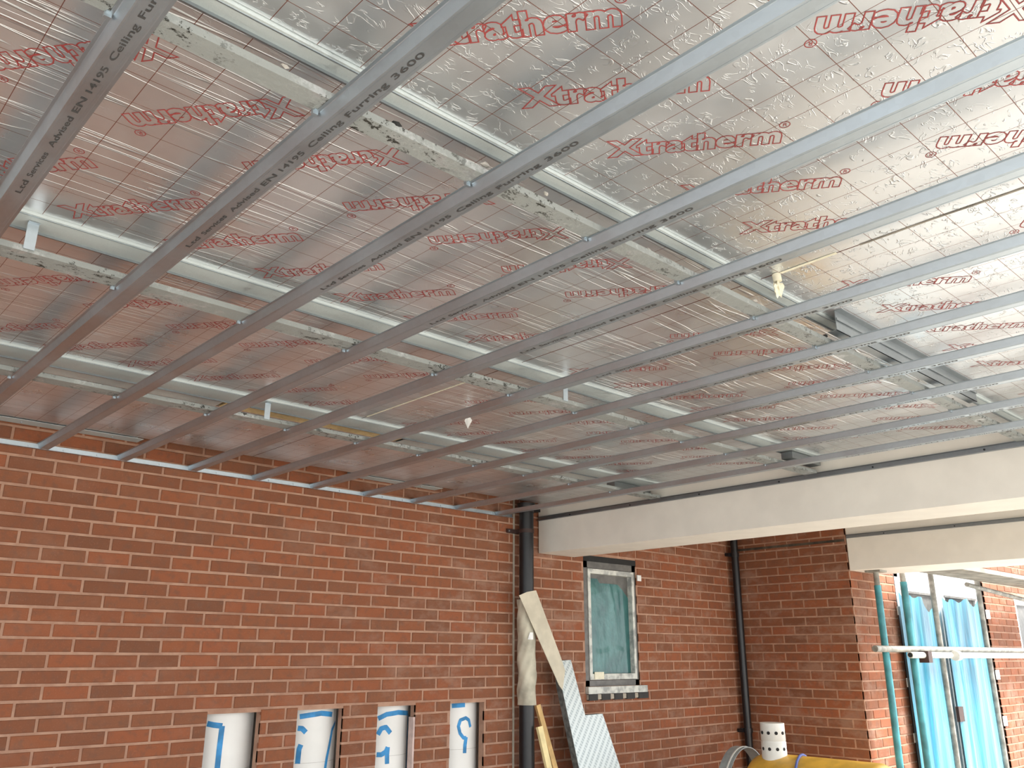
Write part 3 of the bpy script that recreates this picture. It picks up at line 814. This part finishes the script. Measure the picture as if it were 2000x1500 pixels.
# ------------------------------------------------------------------ door wall
e = empty('door_1', (9.585, YD, ZF)); tag(e, kind='structure')
da, db, dt = 8.42, 10.75, 0.84
m = MB(); m.box((da+0.06, YD+0.03, ZF), (da+0.16, YD+0.10, dt)); m.box((db-0.14, YD+0.03, ZF), (db-0.04, YD+0.10, dt)); m.box((da+0.06, YD+0.03, dt-0.10), (db-0.04, YD+0.10, dt)); m.build('door_frame', 'white_upvc', e)
for (xa, xb, fa, fb, side) in ((da+0.16, 9.50, 8.34, 9.15, 0), (9.53, db-0.14, 9.36, 10.42, 1)):
    m = MB(); m.box((xa, YD+0.02, ZF+0.02), (xa+0.12, YD+0.075, dt-0.105)); m.box((xb-0.12, YD+0.02, ZF+0.02), (xb, YD+0.075, dt-0.105)); m.box((xa+0.12, YD+0.02, dt-0.235), (xb-0.12, YD+0.075, dt-0.105)); m.box((xa+0.12, YD+0.02, ZF+0.02), (xb-0.12, YD+0.075, ZF+0.20))
    leaf = m.build('door_leaf', 'white_upvc', e)
    m = MB(); m.box((xa+0.12, YD+0.045, ZF+0.20), (xb-0.12, YD+0.055, dt-0.235)); pn = m.build('pane', 'grey_frame', e)
    m = MB(); m.box((xa+0.10, YD+0.012, dt-0.250), (xb-0.10, YD+0.02, dt-0.228)); m.build('glazing_bead', 'grey_frame', e)
    m = MB(); nx, nz = 60, 30; vs = []
    for j in range(nz+1):
        for i in range(nx+1):
            u, v = i/nx, j/nz
            top = dt-0.25-0.05*abs(math.sin(u*6.0))-0.03*math.sin(u*17)-(0.25*max(0, u-0.45) if side == 0 else 0.0)
            z = ZF+0.05+(top-ZF-0.05)*v; x = fa+(fb-fa)*u
            d = 0.013*math.sin(u*11+v*1.5)+0.007*math.sin(u*27+1.3-v*3)+0.02
            vs.append((x, YD-0.035-d, z))
    m.add(vs, [(j*(nx+1)+i, j*(nx+1)+i+1, (j+1)*(nx+1)+i+1, (j+1)*(nx+1)+i) for j in range(nz) for i in range(nx)], True)
    m.build('protective_film', 'blue_film', e)
MB().box((9.30, YD-0.09, -0.62), (9.42, YD-0.06, -0.48)).build('door_handle', 'brown_iron_and_shade', e)
MB().box((da, YD+0.02, ZF), (da+0.06, YD+0.05, dt)).build('jamb_shade_strip', 'brown_iron_and_shade', e)  # dark strip painting the shadow of the left door reveal
MB().box((db-0.04, YD+0.02, ZF), (db, YD+0.05, dt)).build('jamb_shade_strip', 'brown_iron_and_shade', e)  # matching painted shade strip at the right jamb
for z in (0.45, -0.20, -0.68):
    MB().box((db-0.05, YD-0.012, z-0.05), (db+0.05, YD-0.002, z+0.05)).build('tape_patch', 'white_tape', e)
    MB().box((da-0.02, YD-0.012, z-0.08), (da+0.05, YD-0.002, z)).build('tape_patch', 'white_tape', e)

e = empty('window_2', (12.26, YD, -0.6)); tag(e, kind='structure')
m = MB(); m.box((11.72, YD+0.02, -0.6), (11.82, YD+0.10, 0.7)); m.box((12.70, YD+0.02, -0.6), (12.8, YD+0.10, 0.7)); m.box((11.82, YD+0.02, 0.6), (12.7, YD+0.10, 0.7)); m.box((11.82, YD+0.02, -0.6), (12.7, YD+0.10, -0.5)); m.build('window_frame', 'white_upvc', e)
MB().box((11.82, YD+0.05, -0.5), (12.7, YD+0.06, 0.6)).build('pane', 'grey_frame', e)

# ------------------------------------------------------------------ scaffold in front of the door
def pole(name, x, y, z0, z1, mat, label, r_=0.026, cat='pole', grp='scaffold poles before the door'):
    m = MB(); m.tube([(x, y, z0), (x, y, z1)], r_, 16)
    return tag(m.build(name, mat), label, cat, grp)
e = empty('wrapped_prop', (7.70, 3.50, ZF)); tag(e, 'teal-wrapped upright prop in front of the sunlit brick corner', 'prop', 'teal-wrapped props')
MB().tube([(7.70, 3.50, ZF), (7.70, 3.50, 0.60)], 0.030, 16).build('wrapped_tube', 'teal_wrap', e)
MB().tube([(7.70, 3.50, 0.60), (7.70, 3.50, 0.715)], 0.024, 16).build('bare_top', 'scaffold_grey', e)
MB().box((7.63, 3.43, 0.715), (7.77, 3.57, 0.730)).build('head_plate', 'scaffold_grey', e)
e = empty('wrapped_prop', (8.23, 3.49, ZF)); tag(e, 'teal-wrapped upright prop at the left side of the door', 'prop', 'teal-wrapped props')
MB().tube([(8.23, 3.49, ZF), (8.23, 3.49, 0.66)], 0.032, 16).build('wrapped_tube', 'teal_wrap', e)
MB().tube([(8.23, 3.49, 0.66), (8.23, 3.49, 0.80)], 0.026, 16).build('bare_top', 'scaffold_grey', e)
pole('scaffold_standard', 8.79, 3.455, ZF, 1.05, 'scaffold_grey', 'grey upright scaffold pole in front of the middle of the door')
pole('scaffold_standard', 9.95, 3.440, ZF, 1.05, 'scaffold_grey', 'grey upright scaffold pole in front of the right edge of the door')
m = MB(); m.tube([(7.32, 3.415, 0.055), (12.6, 3.415, 0.060)], 0.027, 16); tag(m.build('scaffold_ledger', 'scaffold_grey'), 'dull brown horizontal scaffold tube across the door', 'pole', 'scaffold ledgers')
e = empty('scaffold_ledger', (10.0, 3.34, 0.0)); tag(e, 'bright sunlit horizontal scaffold tube with an open end, just below the dull one', 'pole', 'scaffold ledgers')
MB().tube([(7.83, 3.345, 0.005), (12.6, 3.345, 0.000)], 0.027, 16).build('tube', 'scaffold_sunlit', e)
MB().tube([(7.829, 3.345, 0.005), (7.827, 3.345, 0.005)], 0.020, 16).build('open_end', 'dark_gap', e)
MB().tube([(8.72, 3.31, 0.0), (8.80, 3.31, 0.0)], 0.045, 16).build('coupler', 'scaffold_sunlit', e)
MB().box((8.10, 3.30, -0.06), (8.18, 3.386, 0.04)).build('coupler', 'brown_iron_and_shade', e)
for i, (ya, yb, lb) in enumerate(((2.96, 3.17, 'front grey scaffold board above the door'), (3.19, 3.40, 'rear grey scaffold board above the door'))):
    m = MB(); m.box((8.16, ya, 0.745+0.01*i), (12.9, yb, 0.785+0.01*i)); tag(m.build('scaffold_board', 'weathered_board'), lb, 'board', 'scaffold boards above the door')
m = MB(); m.tube([(9.5, 3.385, 0.70), (12.4, 3.385, 0.56)], 0.024, 14); tag(m.build('scaffold_brace', 'scaffold_grey'), 'sloping scaffold brace under the boards at the right edge', 'pole')
m = MB(); m.tube([(11.55, 3.28, 0.35), (11.55, 3.28, 0.742)], 0.03, 14); m.box((11.45, 3.24, 0.60), (11.65, 3.33, 0.70)); tag(m.build('scaffold_coupler_post', 'scaffold_grey'), 'short coupled scaffold post at the right edge', 'pole')

# ------------------------------------------------------------------ yellow site heater
HX, HZ, HR = 6.40, -1.075, 0.34
e = empty('site_heater', (HX, 3.4, ZF)); tag(e, 'yellow cylindrical site heater with white perforated flue, in the brick corner', 'heater')
prof = [(4.064, 0.02), (4.06, 0.20), (4.045, 0.28), (4.01, 0.325), (3.95, HR), (3.06, HR), (3.02, 0.32), (3.0, 0.25), (2.996, 0.02)]
MB().tube([(HX, y, HZ) for y, r_ in prof], [r_ for y, r_ in prof], 48).build('body', 'heater_yellow', e)
FX, FYY = 6.345, 3.86
fl = MB().tube([(FX, FYY, -0.80), (FX, FYY, -0.640), (FX, FYY, -0.638), (FX, FYY, -0.634), (FX, FYY, -0.632), (FX, FYY, -0.505)], [0.097, 0.095, 0.090, 0.090, 0.094, 0.092], 40).build('flue', 'flue_white', e)
for z in (-0.575, -0.690):
    for i in range(10):
        a = 2*PI*(i+0.3)/10
        d = Vector((math.cos(a), math.sin(a), 0)); p = Vector((FX, FYY, z))+d*0.0915
        MB().tube([p, p+d*0.005], 0.0125, 12).build('vent_hole', 'dark_gap', e)
pts = [(6.02+0.36*(1-math.cos(t)), 4.18, -1.25+0.545*math.sin(t)) for t in [PI*i/30 for i in range(31)]]
m = MB()
m2 = MB()
for p, q in zip(pts[:-1], pts[1:]):
    m.beam(p, q, 0.11, 0.006, (q[2]-p[2], 0, -(q[0]-p[0])))
    c = Vector(((p[2]-q[2]), 0, (q[0]-p[0]))).normalized()*0.005
    m2.beam(Vector(p)+c*0.9+Vector((0, -0.02, 0)), Vector(q)+c*0.9+Vector((0, -0.02, 0)), 0.012, 0.004, (q[2]-p[2], 0, -(q[0]-p[0])))
m.build('handle_hoop', 'grey_track', e); m2.build('hoop_stripe', 'flue_white', e)
cd = [(HX+(HR+0.008)*math.cos(a), 3.70-0.1*(a-1.2), HZ+(HR+0.008)*math.sin(a)) for a in [0.9+0.12*i for i in range(18)]]
MB().tube(cd, 0.010, 8).build('cable', 'blue_cord', e)
for y in (3.15, 3.85):
    m = MB(); m.box((HX-0.24, y-0.03, ZF), (HX-0.18, y+0.03, HZ-0.2)); m.box((HX+0.18, y-0.03, ZF), (HX+0.24, y+0.03, HZ-0.2)); m.build('leg', 'black_plastic', e)
